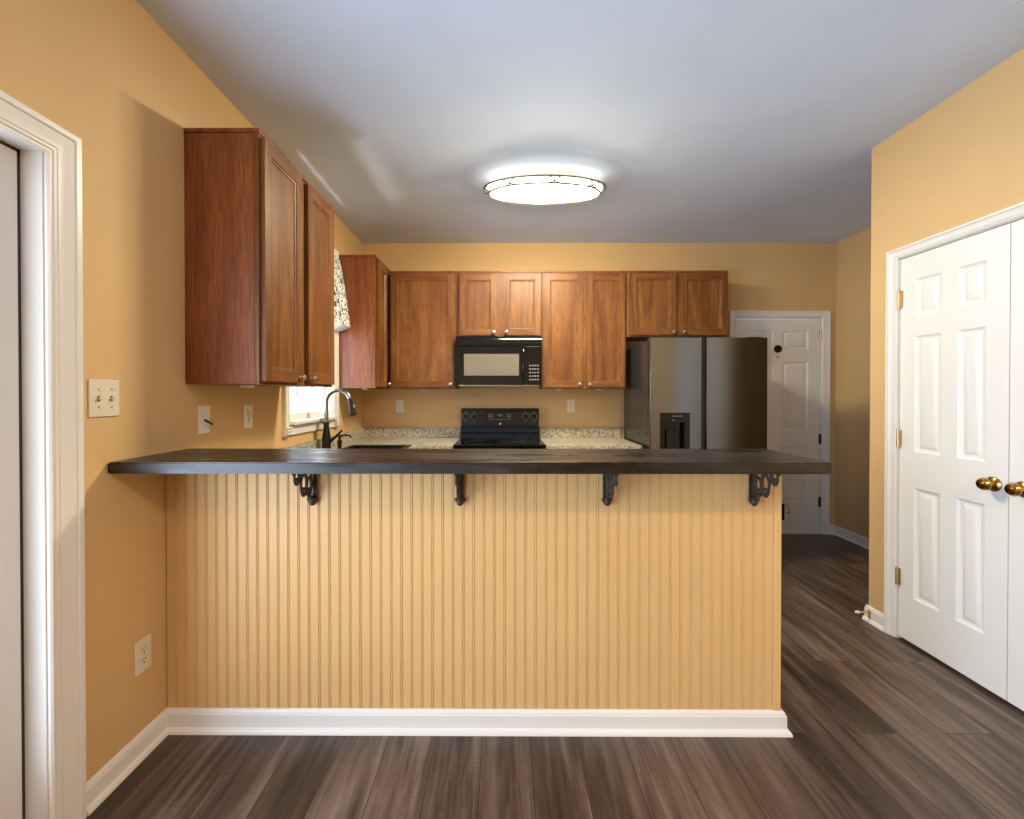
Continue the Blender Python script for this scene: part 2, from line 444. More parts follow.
# patio door in the left wall (door_1)
d1 = setting('door_1', (L-.06, PD1, 0), 'white framed glass patio door in the left wall')
m = MB(); Mx = face_left(L, 0, 0)
casing(m, Mx, PD0, PD1, PDZ-.008); m.build('casing', M_trim, d1, 30)
m = MB()
m.box(L-T, L-.001, PD1-.004, PD1, 0, PDZ-.004); m.box(L-T, L-.001, PD0, PD0+.004, 0, PDZ-.004); m.box(L-T, L-.001, PD0, PD1, PDZ-.004, PDZ)
m.build('jamb', M_trim, d1, 0)
m = MB(); m.box(L-.105, L-.064, PD1-.013, PD1-.004, 0.012, PDZ-.004); m.box(L-.105, L-.064, PD0+.004, PD1-.004, PDZ-.013, PDZ-.004)
m.build('gasket', M_rubber, d1, 0)
m = MB()
ya, yb = PD0+.014, PD1-.014
for (a, b, c, d) in ((yb-.115, yb, .012, PDZ-.014), (ya, ya+.115, .012, PDZ-.014), (ya+.115, yb-.115, .012, .24), (ya+.115, yb-.115, PDZ-.13, PDZ-.014)):
    m.box(L-.100, L-.060, a, b, c, d, .003)
sl = m.build('slab', M_door, d1)
MB().box(L-.083, L-.077, ya+.11, yb-.11, .235, PDZ-.125).build('pane', M_glass, sl, 0)
MB().box(L-T, L-.002, PD0+.004, PD1-.004, 0, .011).build('threshold', M_nickel, d1, 0)

# six-panel doors
SIX = [(.010, .007), (.022, .010), (.040, .002), (.046, .0015)]
def hinge(parent, M, u, v, mt, h=.09):
    m = MB(); m.box(u-.014, u+.016, v-h/2, v+h/2, -.0005, .003, 0, 0, M)
    c = M @ Vector((u, v-h/2, .006)); m.lathe([(0,-.004),(.006,-.002),(.006,h+.002),(0,h+.006)], c, (0,0,1), 12)
    for k in (-.03, 0, .03): m.box(u+.006, u+.010, v+k-.002, v+k+.002, .003, .004, 0, 0, M)
    return m.build('hinge', mt, parent)
# back door (door_2)
d2 = setting('door_2', (DX0+.4, B, 0), 'white six panel back door beside the refrigerator')
Mb = face_back(0, B, 0)
m = MB(); casing(m, Mb, DX0, DX1, DZ, wd=.064); m.build('casing', M_trim, d2, 30)
m = MB(); m.box(DX0, DX0+.005, B+.001, B+T, 0, DZ); m.box(DX1-.005, DX1, B+.001, B+T, 0, DZ); m.box(DX0, DX1, B+.001, B+T, DZ-.005, DZ)
m.build('jamb', M_trim, d2, 0)
MB().box(DX0+.005, DX1-.005, B+.0005, B+T-.01, 0, .022).build('threshold', M_trim, d2, 0)
m = MB()
Ms = face_back(0, B+.050, 0)
m.slab(DX0+.008, DX1-.010, .026, DZ-.012, .042, [(2.300,2.545),(2.628,2.872)], [(.300,.825),(.975,1.622),(1.735,1.918)], SIX, Ms)
s2 = m.build('slab', M_door, d2, 20)
for v in (1.874, .896, .302): hinge(d2, face_back(0, B+.006, 0), DX1-.008, v, M_hinge if v > 1.5 else M_hinged)
Mf = B+.008
MB().lathe([(0,.016),(.026,.015),(.034,.010),(.037,0)], (2.585, Mf, 1.744), (0,-1,0), 28).build('peephole_viewer', M_blacks, s2)
MB().lathe([(0,.006),(.012,.005),(.014,0)], (2.585, Mf, 1.672), (0,-1,0), 20).build('peephole', M_nickel, s2)
m = MB(); path = [(2.585+.122*math.cos(a), Mf-.004, .205+.122*math.sin(a)) for a in [2*PI*k/40 for k in range(40)]]
m.tube(path, .008, 8, True)
cf = m.build('cat_flap', M_plastw, s2)
m = MB(); m.box(2.520, 2.650, Mf-.006, Mf-.0005, .130, .285, .01); m.box(2.668, 2.690, Mf-.010, Mf-.0005, .198, .206, .002)
m.build('flap', M_hinged, cf)
m = MB(); m.lathe([(.032,0),(.032,.006),(.012,.010),(.012,.035),(.026,.045),(.030,.060),(.020,.072),(0,.074)], (2.245, Mf, .98), (0,-1,0), 24)
m.build('doorknob', M_hinged, s2)

# closet doors (door_3, door_4) and their casing
Mr = face_right(R, 0, 0)
m = MB(); casing(m, Mr, -CL1, -CL0, CLZ, wd=.052); struct('trim_1', m, M_trim, 30)
m = MB(); m.box(R+.001, R+.11, CL1-.004, CL1, 0, CLZ); m.box(R+.001, R+.11, CL0, CL0+.004, 0, CLZ); m.box(R+.001, R+.11, CL0, CL1, CLZ-.004, CLZ)
struct('trim_2', m, M_trim, 0)
# dark closet interior
m = MB(); m.box(R+.60, R+.62, CL0-.05, CL1+.05, 0, 2.3); struct('trim_3', m, M_wall, 0)
def closet_leaf(n, y0, y1, knob_y, hinge_y, label):
    d = setting(n, (R+.02, (y0+y1)/2, .012), label)
    m = MB(); M0 = face_right(R+.040, 0, 0)
    wd = y1-y0; a0, a1, b0, b1 = y0+.088, y0+.207, y1-.215, y1-.080
    m.slab(-y1, -y0, .016, CLZ-.008, .036, [(-b1,-b0),(-a1,-a0)], [(.250,.830),(1.018,1.620),(1.722,1.915)], SIX, M0)
    s = m.build('slab', M_door, d, 20)
    m = MB(); prof = [(.032,0),(.032,.004),(.026,.009),(.012,.013),(.010,.020),(.018,.025),(.027,.036),(.028,.045),(.022,.055),(.010,.060),(0,.061)]
    m.lathe(prof, (R+.0038, knob_y, .927), (-1,0,0), 28); m.build('doorknob', M_brass, s)
    for v in (1.828, 1.081, .336): hinge(d, face_right(R+.001, 0, 0), -hinge_y, v, M_hinge)
    return d
closet_leaf('door_3', 1.827, CL1-.007, 1.880, CL1-.004, 'white six panel closet door leaf hinged at the wall corner')
closet_leaf('door_4', CL0+.007, 1.823, 1.772, CL0+.004, 'white closet door leaf cut off by the right edge of the photo')

# kitchen window (window_1)
w1 = setting('window_1', (L, (KW0+KW1)/2, KZ0), 'white framed window above the sink')
m = MB(); casing(m, face_left(L, 0, 0), KW0, KW1-.001, KZ1, KZ0-.075, wd=.072); m.build('casing', M_trim, w1, 30)
m = MB()
m.box(L-T, L-.001, KW0, KW0+.012, KZ0, KZ1); m.box(L-T, L-.001, KW1-.012, KW1, KZ0, KZ1); m.box(L-T, L-.001, KW0, KW1, KZ1-.012, KZ1); m.box(L-T, L-.001, KW0, KW1, KZ0-.001, KZ0+.01)
m.build('window_frame', M_trim, w1, 0)
MB().box(L+.0005, L+.045, KW0-.005, KW1+.005, KZ0-.012, KZ0+.010, .004).build('window_stool', M_trim, w1)
m = MB(); m.box(L+.0005, L+.016, KW0, KW1, KZ0-.075, KZ0-.012, .003)
for k in range(3):
    z = KZ0-.028-.018*k
    m.tube([(L+.026, KW0-.068, z), (L+.026, KW0-.004, z)], .008, 8); m.tube([(L+.026, KW1+.004, z), (L+.026, KW1+.066, z)], .008, 8)
m.build('window_apron', M_trim, w1)
def sash(z0, z1, x):
    m = MB(); y0, y1 = KW0+.012, KW1-.012; s = .042
    for (a, b, c, d) in ((y0, y0+s, z0, z1), (y1-s, y1, z0, z1), (y0+s, y1-s, z0, z0+s), (y0+s, y1-s, z1-s, z1)): m.box(x-.018, x+.018, a, b, c, d)
    sa = m.build('sash', M_trim, w1, 0, False)
    m = MB(); g0, g1 = y0+s, y1-s
    for k in (1, 2): yy = g0+(g1-g0)*k/3; m.box(x-.006, x+.006, yy-.011, yy+.011, z0+s, z1-s)
    zz = (z0+z1)/2; m.box(x-.0055, x+.0055, g0, g1, zz-.008, zz+.008)
    m.build('muntins', M_trim, sa, 0)
    MB().box(x-.002, x+.002, g0+.0002, g1-.0002, z0+s+.0002, z1-s-.0002).build('pane', M_glass, sa, 0)
sash(KZ0+.010, 1.76, L-.070); sash(1.735, KZ1-.012, L-.108)
# dining window (window_2), left wall behind the viewer
w2 = setting('window_2', (L, (RW0+RW1)/2, RZ0), 'dining room window in the left wall behind the viewer')
m = MB()
for (a, b, c, d) in ((RW0, RW0+.06, RZ0, RZ1), (RW1-.06, RW1, RZ0, RZ1), (RW0, RW1, RZ0, RZ0+.06), (RW0, RW1, RZ1-.06, RZ1), (RW0, RW1, 1.32, 1.37)): m.box(L-.10, L-.04, a, b, c, d)
m.build('window_frame', M_trim, w2, 0)
MB().box(L-.072, L-.068, RW0+.05, RW1-.05, RZ0+.05, RZ1-.05).build('pane', M_glass, w2, 0)
m = MB(); casing(m, face_left(L, 0, 0), RW0, RW1, RZ1, RZ0, wd=.072, bottom=True); m.build('casing', M_trim, w2, 30)

# ------------------------------------------------------------------ peninsula and bar top
R1 = 1.0825
pen = thing('peninsula', 'cream beadboard fronted peninsula half wall below the dark bar top', 'kitchen peninsula', ((L+R1)/2, PY+.06, 0))
MB().box(L+.002, R1-.004, PY+.008, KY-.004, 0, BT-BTH-.0008).build('core', M_wall, pen, 0)
pitch = .0404; pts = []; x = L+.004
while x < R1-.032:
    pts += [(x, PY), (x+.0292, PY), (x+.0305, PY+.0036)]
    for k in range(5):
        a = PI*k/4; pts.append((x+.0343-.0030*math.cos(a), PY+.0022-.0030*math.sin(a)))
    pts += [(x+.0384, PY+.0030)]
    x += pitch
pts = [(min(a, R1-.030), b) for a, b in pts if a <= R1-.030] + [(R1-.030, PY)]
m = MB()
for (x0, y0), (x1, y1) in zip(pts, pts[1:]):
    m.face([(x0,y0,.08),(x1,y1,.08),(x1,y1,BT-BTH-.001),(x0,y0,BT-BTH-.001)])
m.face([(pts[0][0], PY+.0075, .075), (pts[-1][0], PY+.0075, .075), (pts[-1][0], PY+.0075, BT-BTH-.001), (pts[0][0], PY+.0075, BT-BTH-.001)])
m.build('beadboard_panel', M_bead, pen, 25)
m = MB(); m.box(R1-.0295, R1, PY-.004, PY+.0075, .08, BT-BTH-.001, .003); m.box(R1-.0035, R1+.003, PY+.008, KY-.004, 0, BT-BTH-.001, .001)
m.build('corner_board', M_bead, pen)
m = MB()
P0 = [(PY-o, u) for o, u in BBP]
m.prism([(PY-.0005-o, u) for o, u in BBP], 'x', L+.002, R1+.004)
def wrap(o, u): return (R1+.0035+o, u)
m.prism([wrap(o, u) for o, u in BBP], 'y', PY-.005, KY-.004)
# mitred outer corner
rail = [[(R1+.003, PY-.0005-o, u), (R1+.0035+o, PY-.0005-o, u), (R1+.0035+o, PY, u)] for o, u in BBP]
for A, D in zip(rail, rail[1:]):
    for k in (0, 1): m.face([A[k], A[k+1], D[k+1], D[k]])
m.build('baseboard', M_trim, pen)

bar = MB()
poly = [(L+.001, FY+.004), (L+.004, FY), (R1-.002, FY), (R1+.008, FY+.003), (R1+.0135, FY+.012), (R1+.0142, FY+.03), (R1+.0142, KY-.010), (R1+.004, KY), (L+.001, KY)]
bar.prism(poly, 'z', BT-BTH, BT); bar.bev = True
bmesh.ops.bevel(bar.bm, geom=[e for e in bar.bm.edges if abs(e.verts[0].co.z-e.verts[1].co.z) < 1e-5], offset=.004, segments=2, affect='EDGES')
o = bar.build('bar_top', M_bar)
tag(o, 'long dark stained plank bar top lying on the beadboard half wall', 'bar counter')

# cast iron brackets
def bracket(xc, label):
    zt = BT-BTH-.001
    t = thing('shelf_bracket', label, 'bracket', (xc, PY, zt-.165), 'cast iron brackets under the bar top')
    m = MB(); m.box(xc-.014, xc+.014, PY-.0085, PY-.0005, zt-.155, zt, .002)
    m.box(xc-.005, xc+.005, PY-.013, PY-.008, zt-.150, zt-.01, .002)
    m.build('mount_plate', M_iron, t)
    MB().box(xc-.013, xc+.013, PY-.178, PY-.0088, zt-.0085, zt-.0005, .002).build('top_arm', M_iron, t)
    m = MB()
    def loop(pc, zc, a, b, r=.0046, tilt=0.0):
        pth = []
        for k in range(20):
            q = 2*PI*k/20; du, dv = a*math.cos(q), b*math.sin(q)
            pth.append((xc, PY-(pc+du*math.cos(tilt)-dv*math.sin(tilt)), zt+zc+du*math.sin(tilt)+dv*math.cos(tilt)))
        m.tube(pth, r, 8, True)
    def stem(p0, z0, p1, z1, r=.0048): m.tube([(xc, PY-p0, zt+z0), (xc, PY-(p0+p1)/2-.003, zt+(z0+z1)/2), (xc, PY-p1, zt+z1)], r, 8)
    loop(.141, -.031, .017, .027); loop(.141, -.045, .007, .010, .0035)
    loop(.087, -.071, .021, .040); loop(.085, -.094, .008, .013, .0035)
    loop(.043, -.083, .018, .034); loop(.040, -.104, .008, .013, .0035)
    stem(.113, -.006, .113, -.055); stem(.113, -.055, .098, -.088); stem(.066, -.006, .066, -.06); stem(.066, -.06, .063, -.10); stem(.090, -.006, .090, -.035, .005)
    stem(.172, -.006, .158, -.022); stem(.028, -.006, .026, -.055); stem(.026, -.055, .014, -.09, .005)
    stem(.060, -.108, .030, -.128, .0065); stem(.030, -.128, .012, -.140, .007)
    m.build('scrollwork', M_iron, t)
    m = MB(); m.lathe([(0,-.017),(.008,-.014),(.013,-.006),(.014,0),(.012,.007),(.016,.011),(.014,.016),(.007,.020),(0,.021)], (xc, PY-.016, zt-.149), (0,0,1), 16)
    for sx in (-1, 1): m.lathe([(0,-.008),(.006,-.006),(.008,0),(.006,.006),(0,.008)], (xc+sx*.014, PY-.014, zt-.141), (0,0,1), 12)
    m.build('finial', M_iron, t)
    return t
br0 = bracket(-.741, 'cast iron scroll bracket under the bar top, nearest the left wall')
for xc, lb in ((-.168, 'cast iron scroll bracket under the bar top, below the left side of the range'),
               (.401, 'cast iron scroll bracket under the bar top, third from the left wall'),
               (.968, 'cast iron scroll bracket under the bar top, nearest the walkway end')):
    c = copy_tree(br0); c.location.x = xc; c['label'] = lb

# ------------------------------------------------------------------ cabinets
CABP = [(.003, .004), (.010, .006), (.013, .010)]
def knob(parent, p, axis):
    m = MB(); m.lathe([(.009,0),(.009,.002),(.005,.004),(.005,.012),(.013,.017),(.0155,.022),(.013,.027),(.006,.030),(0,.0305)], p, axis, 18)
    return m.build('knob', M_nickel, parent)
def cab_door(parent, M, u0, u1, v0, v1, ku, kv, fr=.052):
    m = MB()
    m.slab(u0, u1, v0, v1, .0195, [(u0+fr, u1-fr)], [(v0+fr, v1-fr)], CABP, M, 0, 1, 0)
    es = [e for e in m.bm.edges if False]
    d = m.build('door', [M_oak, M_oakh], parent, 25)
    wv = M.to_3x3() @ Vector((0,0,1))
    knob(d, M @ Vector((ku, kv, .0197)), wv)
    return d
def wall_cabinet(label, facing, a0, a1, at, z0, z1, depth, doors, end_near=False):
    """a0..a1 along the wall, at = wall coordinate"""
    g = .0006
    if facing == 'back':
        o = (0.5*(a0+a1), at-depth/2, z0); Mf_ = face_back(0, at-depth-.0005, 0)
        bx = lambda m, u0, u1, w0, w1, v0, v1, b=0, mi=0: m.box(u0, u1, at-w1, at-w0, v0, v1, b, mi)
    else:
        o = (at+depth/2, 0.5*(a0+a1), z0); Mf_ = face_left(at+depth+.0005, 0, 0)
        bx = lambda m, u0, u1, w0, w1, v0, v1, b=0, mi=0: m.box(at+w0, at+w1, u0, u1, v0, v1, b, mi)
    t = thing('wall_cabinet', label, 'cabinet', o, 'oak wall cabinets')
    m = MB(); bx(m, a0+g, a1-g, g, depth-.019, z0+.002, z1-.002, .001); m.build('body', M_oakend, t)
    # face frame: stiles and rails
    m = MB(); f = .036
    bx(m, a0+g, a0+f, depth-.0185, depth, z0, z1, .0012); bx(m, a1-f, a1-g, depth-.0185, depth, z0, z1, .0012)
    bx(m, a0+f, a1-f, depth-.0185, depth-.0002, z0, z0+.030, 0, 1); bx(m, a0+f, a1-f, depth-.0185, depth-.0002, z1-.040, z1, 0, 1)
    for i in range(len(doors)-1):
        mid = .5*(doors[i][1]+doors[i+1][0]); bx(m, mid-.030, mid+.030, depth-.0185, depth-.0002, z0+.030, z1-.040)
    m.build('face_frame', [M_oak, M_oakh], t, 25)
    m = MB(); bx(m, a0-.002, a1-g if facing == 'back' else a1, g, depth+.006, z1+.0002, z1+.018, .003); m.build('top_moulding', M_oakend, t)
    for (u0, u1, side) in doors:
        cab_door(t, Mf_, u0, u1, z0+.014, z1-.012, (u1-.026) if side == 'r' else (u0+.026), z0+.040)
    return t
D = .309
wall_cabinet('tall oak double door wall cabinet above the left end of the bar top', 'left', 1.782, 2.545, L, 1.360, 2.405, D,
             [(1.798, 2.128, 'r'), (2.198, 2.530, 'l')])
wall_cabinet('narrow oak wall cabinet on the left wall past the window valance', 'left', 3.402, B-.002, L, 1.364, 2.405, D, [(3.425, 3.700, 'r')])
DB = .312; XA = L+D+.021
wall_cabinet('single door oak wall cabinet left of the microwave', 'back', XA, -.412, B, 1.364, 2.372, DB, [(XA+.022, -.428, 'r')])
wall_cabinet('short oak wall cabinet directly above the microwave', 'back', -.409, .334, B, 1.815, 2.372, DB, [(-.385, -.058, 'r'), (.001, .322, 'l')])
wall_cabinet('oak wall cabinet with two narrow doors right of the microwave', 'back', .337, 1.067, B, 1.364, 2.372, DB, [(.352, .685, 'r'), (.722, 1.054, 'l')])
wall_cabinet('short oak wall cabinet above the refrigerator', 'back', 1.070, 1.950, B, 1.815, 2.372, DB, [(1.096, 1.494, 'r'), (1.532, 1.936, 'l')])

def puck(x, y, z, label):
    m = MB(); m.lathe([(0,0),(.030,0),(.031,-.006),(.024,-.012),(0,-.0125)], (x, y, z), (0,0,1), 20)
    tag(m.build('puck_light', M_plastw), label, 'light', 'puck lights under the wall cabinets')
puck(-1.195, 2.0, 1.3612, 'small white puck light under the cabinet at the bar top left end')
puck(-1.16, 3.62, 1.3652, 'small white puck light under the narrow cabinet past the window')
puck(-.72, 3.88, 1.3652, 'small white puck light under the single door cabinet left of the microwave')
puck(.50, 3.88, 1.3652, 'small white puck light under the left door of the cabinet right of the microwave')
puck(.87, 3.88, 1.3652, 'small white puck light under the right door of the cabinet right of the microwave')

# base cabinets
def base_cabinet(label, x0, x1, y0, y1, facing, n, hollow=False):
    t = thing('base_cabinet', label, 'cabinet', ((x0+x1)/2, (y0+y1)/2, 0), 'oak base cabinets')
    m = MB()
    if hollow:
        for q in ((x0, x0+.012, y0, y1), (x1-.018, x1, y0, y1), (x0, x1, y0, y0+.016), (x0, x1, y1-.016, y1)): m.box(*q, .10, .868)
        m.box(x0, x1, y0, y1, .10, .116)
    else: m.box(x0, x1, y0, y1, .10, .868)
    k = .06
    m.box(x0, x1-(k if facing == 'left' else 0), y0+(k if facing == 'back' else 0), y1-(k if facing == 'rear' else 0), 0, .10)
    m.build('body', M_oakend, t, 0)
    M_ = {'back': face_back(0, y0-.0005, 0), 'left': face_left(x1+.0005, 0, 0), 'rear': Matrix(((-1,0,0,0),(0,0,1,y1+.0005),(0,1,0,0),(0,0,0,1)))}[facing]
    a, b = {'back': (x0, x1), 'left': (y0, y1), 'rear': (-x1, -x0)}[facing]
    for i in range(n):
        u0 = a+.012+(b-a)*i/n; u1 = a-.012+(b-a)*(i+1)/n
        cab_door(t, M_, u0, u1, .13, .69, u1-.03 if i % 2 == 0 else u0+.03, .65)
        m = MB(); m.slab(u0, u1, .715, .850, .0195, [(u0+.03, u1-.03)], [(.742, .823)], CABP, M_, 0, 0, 0)
        d = m.build('drawer', M_oakh, t, 25); knob(d, M_ @ Vector(((u0+u1)/2, .782, .0197)), M_.to_3x3() @ Vector((0,0,1)))
base_cabinet('oak base cabinet under the black sink', L+.001, -.74, 2.47, 3.385, 'left', 2, True)
base_cabinet('oak base cabinet in the corner left of the range', L+.001, -.420, 3.462, B-.001, 'back', 1)
base_cabinet('oak base cabinet between the range and the refrigerator', .352, 1.098, 3.462, B-.001, 'back', 2)
base_cabinet('oak base cabinets on the kitchen side of the peninsula', L+.001, 1.06, KY+.001, 2.386, 'rear', 3)

# ------------------------------------------------------------------ countertops
Z0, Z1 = .870, .910
ct = thing('countertop', 'speckled beige countertop running from the sink to the range', 'countertop', (-1.0, 3.2, Z0))
SX0, SX1, SY0, SY1 = -1.175, -.745, 2.56, 3.36
m = MB(); e = .006
m.box(L+.001, SX0, 1.803, B-.001, Z0, Z1); m.box(SX1, -.690, 2.43, 3.415, Z0, Z1, .004); m.box(SX0, SX1, SY1, 3.415, Z0, Z1); m.box(SX0, -.690, 1.803, SY0, Z0, Z1)
m.box(SX0, -.402, 3.411, B-.001, Z0, Z1, .004); m.box(-.69, R1-.005, 1.803, 2.43, Z0, Z1, .004)
m.build('worktop', M_gran, ct)
m = MB(); m.box(L+.001, L+.021, 1.803, B-.001, Z1+.0003, 1.000, .003); m.box(L+.0215, -.402, B-.021, B-.001, Z1+.0003, 1.000, .003)
m.build('backsplash', M_gran, ct)
c2 = thing('countertop', 'speckled beige countertop between the range and the refrigerator', 'countertop', (.72, 3.7, Z0))
MB().box(.342, 1.102, 3.411, B-.001, Z0, Z1, .004).build('worktop', M_gran, c2)
MB().box(.342, 1.100, B-.021, B-.001, Z1+.0003, 1.000, .003).build('backsplash', M_gran, c2)

# sink
sk = thing('sink', 'black drop-in kitchen sink below the window', 'sink', ((SX0+SX1)/2, (SY0+SY1)/2, Z1))
m = MB(); r_ = .022
for (a, b, c, d) in ((SX0-r_, SX1+r_, SY0-r_, SY0+.012), (SX0-r_, SX1+r_, SY1-.012, SY1+r_), (SX0-r_, SX0+.012, SY0, SY1), (SX1-.012, SX1+r_, SY0, SY1)):
    m.box(a, b, c, d, Z1+.0004, Z1+.010, .003)
m.build('rim', M_sink, sk)
m = MB()
for yy0, yy1 in ((SY0+.003, 2.945), (2.965, SY1-.003)):
    m.box(SX0+.003, SX0+.012, yy0, yy1, .72, Z1+.0002); m.box(SX1-.012, SX1-.003, yy0, yy1, .72, Z1+.0002)
    m.box(SX0+.003, SX1-.003, yy0, yy0+.009, .72, Z1+.0002); m.box(SX0+.003, SX1-.003, yy1-.009, yy1, .72, Z1+.0002)
    m.box(SX0+.003, SX1-.003, yy0, yy1, .712, .72)
m.build('basin', M_sink, sk)

# faucet
fx, fy = -1.240, 3.0
fa = thing('faucet', 'gooseneck pull-down kitchen faucet with bronze base at the window sink', 'faucet', (fx, fy, Z1))
m = MB(); m.lathe([(.034,.0005),(.034,.008),(.031,.020),(.030,.060),(.031,.090),(.026,.125),(.020,.165),(.0185,.200),(.022,.203),(.022,.210),(.018,.214)], (fx, fy, Z1), (0,0,1), 24)
m.build('base', M_bronze, fa)
rad = .084; zc = 1.264
pth = [(fx, fy, 1.120), (fx, fy, 1.18)] + [(fx+rad-rad*math.cos(a), fy, zc+rad*math.sin(a)) for a in [PI*k/18*0.97 for k in range(0, 18)]]
m = MB(); m.tube(pth, .0150, 14); m.build('neck', M_gun, fa)
p1 = Vector(pth[-1]); dr = Vector((.20, 0, -1)).normalized()
m = MB(); m.lathe([(.0148,-.004),(.0155,.002),(.0165,.045),(.020,.075),(.0245,.108),(.0245,.118),(.018,.121),(0,.121)], p1, dr, 20)
sh = m.build('spray_head', M_bronze, fa)
m = MB(); q_ = p1 + dr*.052; m.box(q_.x+.012, q_.x+.022, fy-.005, fy+.005, q_.z-.014, q_.z+.018, .002); m.build('spray_button', M_chrome, sh)
m = MB(); m.lathe([(.016,-.03),(.016,.010),(.010,.016)], (fx+.028, fy, .995), (1,0,0), 14); m.tube([(fx+.036, fy, .995), (fx+.065, fy, 1.020), (fx+.112, fy, 1.066)], [.010,.009,.006], 10)
m.build('lever', M_bronze, fa)
sx_, sy_ = -1.185, 3.10
so = thing('soap_dispenser', 'small bronze soap dispenser beside the kitchen faucet', 'soap dispenser', (sx_, sy_, Z1))
m = MB(); m.lathe([(.021,.0005),(.021,.010),(.014,.016),(.014,.050),(.018,.054),(.018,.072),(.010,.080),(.008,.105),(.011,.112),(0,.116)], (sx_, sy_, Z1), (0,0,1), 18)
m.build('base', M_bronze, so)
MB().tube([(sx_, sy_, 1.010), (sx_+.035, sy_, 1.024), (sx_+.07, sy_, 1.020), (sx_+.085, sy_, 1.004)], [.008,.007,.0065,.006], 10).build('spout', M_bronze, so)

# ------------------------------------------------------------------ valance over the sink window
va = thing('valance', 'floral white, black and yellow valance hanging over the sink window', 'curtain', (L+.06, 2.98, 1.82))
m = MB()
y0, y1, xt, xb = 2.56, 3.394, L+.030, L+.118
n = 26
def vx(z, y): return xt + (xb-xt)*((2.386-z)/(2.386-1.845))**.8
zs = [2.386-.5410*k/12 for k in range(13)]; ys = [y0+(y1-y0)*k/n for k in range(n+1)]
G = [[(vx(z, y) + .004*math.sin(y*38)*(2.386-z)/.54, y, z) for y in ys] for z in zs]
for a in range(12):
    for b in range(n): m.face([G[a][b], G[a][b+1], G[a+1][b+1], G[a+1][b]])
for yy, col in ((y0, 0), (y1, n)):                      # end returns
    for a in range(12): m.face([G[a][col], G[a+1][col], (L+.0275, yy, zs[a+1]), (L+.0275, yy, zs[a])])
for b in range(n): m.face([G[0][b], G[0][b+1], (L+.0275, ys[b+1], zs[0]), (L+.0275, ys[b], zs[0])])
m.build('fabric', M_fabric, va, 40)
m = MB()
for b in range(n): m.face([(G[12][b][0]-.001, G[12][b][1], 1.8445), (G[12][b+1][0]-.001, G[12][b+1][1], 1.8445), (L+.028, ys[b+1], 1.808), (L+.028, ys[b], 1.808)])
for b in range(n): m.face([(L+.028, ys[b], 1.808), (L+.028, ys[b+1], 1.808), (L+.029, ys[b+1], 2.38), (L+.029, ys[b], 2.38)])
m.build('lining', M_lining, va, 40)

# ------------------------------------------------------------------ microwave
mx0, mx1, mz0, mz1, my = -.405, .330, 1.392, 1.8135, 3.668
mw = thing('microwave', 'black over-the-range microwave under the short cabinet', 'microwave', ((mx0+mx1)/2, 3.85, mz0))
MB().box(mx0, mx1, my+.022, B-.002, mz0+.010, mz1-.0005, .004).build('body', M_blacks, mw)
m = MB(); bx0, bx1 = mx0, mx1
# top vent strip with a curved face
prof = [(my+.021, mz1-.002), (my+.004, mz1-.004), (my-.010, mz1-.030), (my-.014, mz1-.075), (my-.010, mz1-.084), (my+.021, mz1-.084)]
m.prism(prof, 'x', mx0, mx1); m.build('vent_hood', M_black, mw, 40)
dx1 = .190
m = MB(); Mm = face_back(0, my+.021, 0)
m.slab(mx0, dx1, mz0+.004, mz1-.088, .030, [(mx0+.062, dx1-.050)], [(mz0+.078, mz1-.145)], [(.004,.000),(.006,.003)], Mm)
dr_ = m.build('door', M_black, mw, 30)
MB().box(mx0+.069, dx1-.057, my-.0078, my-.0062, mz0+.085, mz1-.152).build('window', M_mwglass, dr_, 0)
m = MB(); hx = dx1-.018; m.tube([(hx, my-.010, mz0+.045), (hx, my-.030, mz0+.070), (hx, my-.034, mz0+.17), (hx, my-.030, mz1-.150), (hx, my-.010, mz1-.110)], .009, 10); m.build('handle', M_black, dr_)
cp = MB().box(dx1+.004, mx1, my-.009, my+.021, mz0+.004, mz1-.088, .003).build('control_panel', M_black, mw)
m = MB(); m.box(dx1+.028, mx1-.024, my-.0105, my-.0092, mz1-.150, mz1-.118)
m.build('display', M_glassblk, cp, 0)
for i in range(4):
    for j in range(5): MB().box(dx1+.030+.022*i, dx1+.044+.022*i, my-.0102, my-.0092, mz0+.045+.030*j, mz0+.056+.030*j).build('keypad_button', M_btn, cp, 0)
MB().box(mx0+.02, mx1-.02, my+.02, my+.25, mz0-.002, mz0+.0095).build('grease_filter', M_nickel, mw, 0)

# ------------------------------------------------------------------ range
rx0, rx1, ry = -.398, .338, 3.42
rg = thing('range', 'black freestanding electric range below the microwave', 'stove', ((rx0+rx1)/2, 3.7, 0))
MB().box(rx0+.003, rx1-.003, ry+.045, B-.03, .02, .892, .004).build('body', M_blacks, rg)
m = MB(); m.box(rx0, rx1, ry, B-.0945, .893, .917, .006); m.build('cooktop', M_glassblk, rg)
m = MB(); m.box(rx0+.010, rx1-.010, ry+.008, ry+.0448, .25, .80, .006); od = m.build('oven_door', M_black, rg)
MB().box(rx0+.13, rx1-.13, ry+.0062, ry+.0078, .40, .66).build('window', M_glassblk, od, 0)
MB().tube([(rx0+.07, ry+.008, .755), (rx0+.07, ry-.035, .755), (rx1-.07, ry-.035, .755), (rx1-.07, ry+.008, .755)], .011, 10).build('handle', M_black, od)
MB().box(rx0+.010, rx1-.010, ry+.010, ry+.0448, .06, .235, .006).build('storage_drawer', M_black, rg)
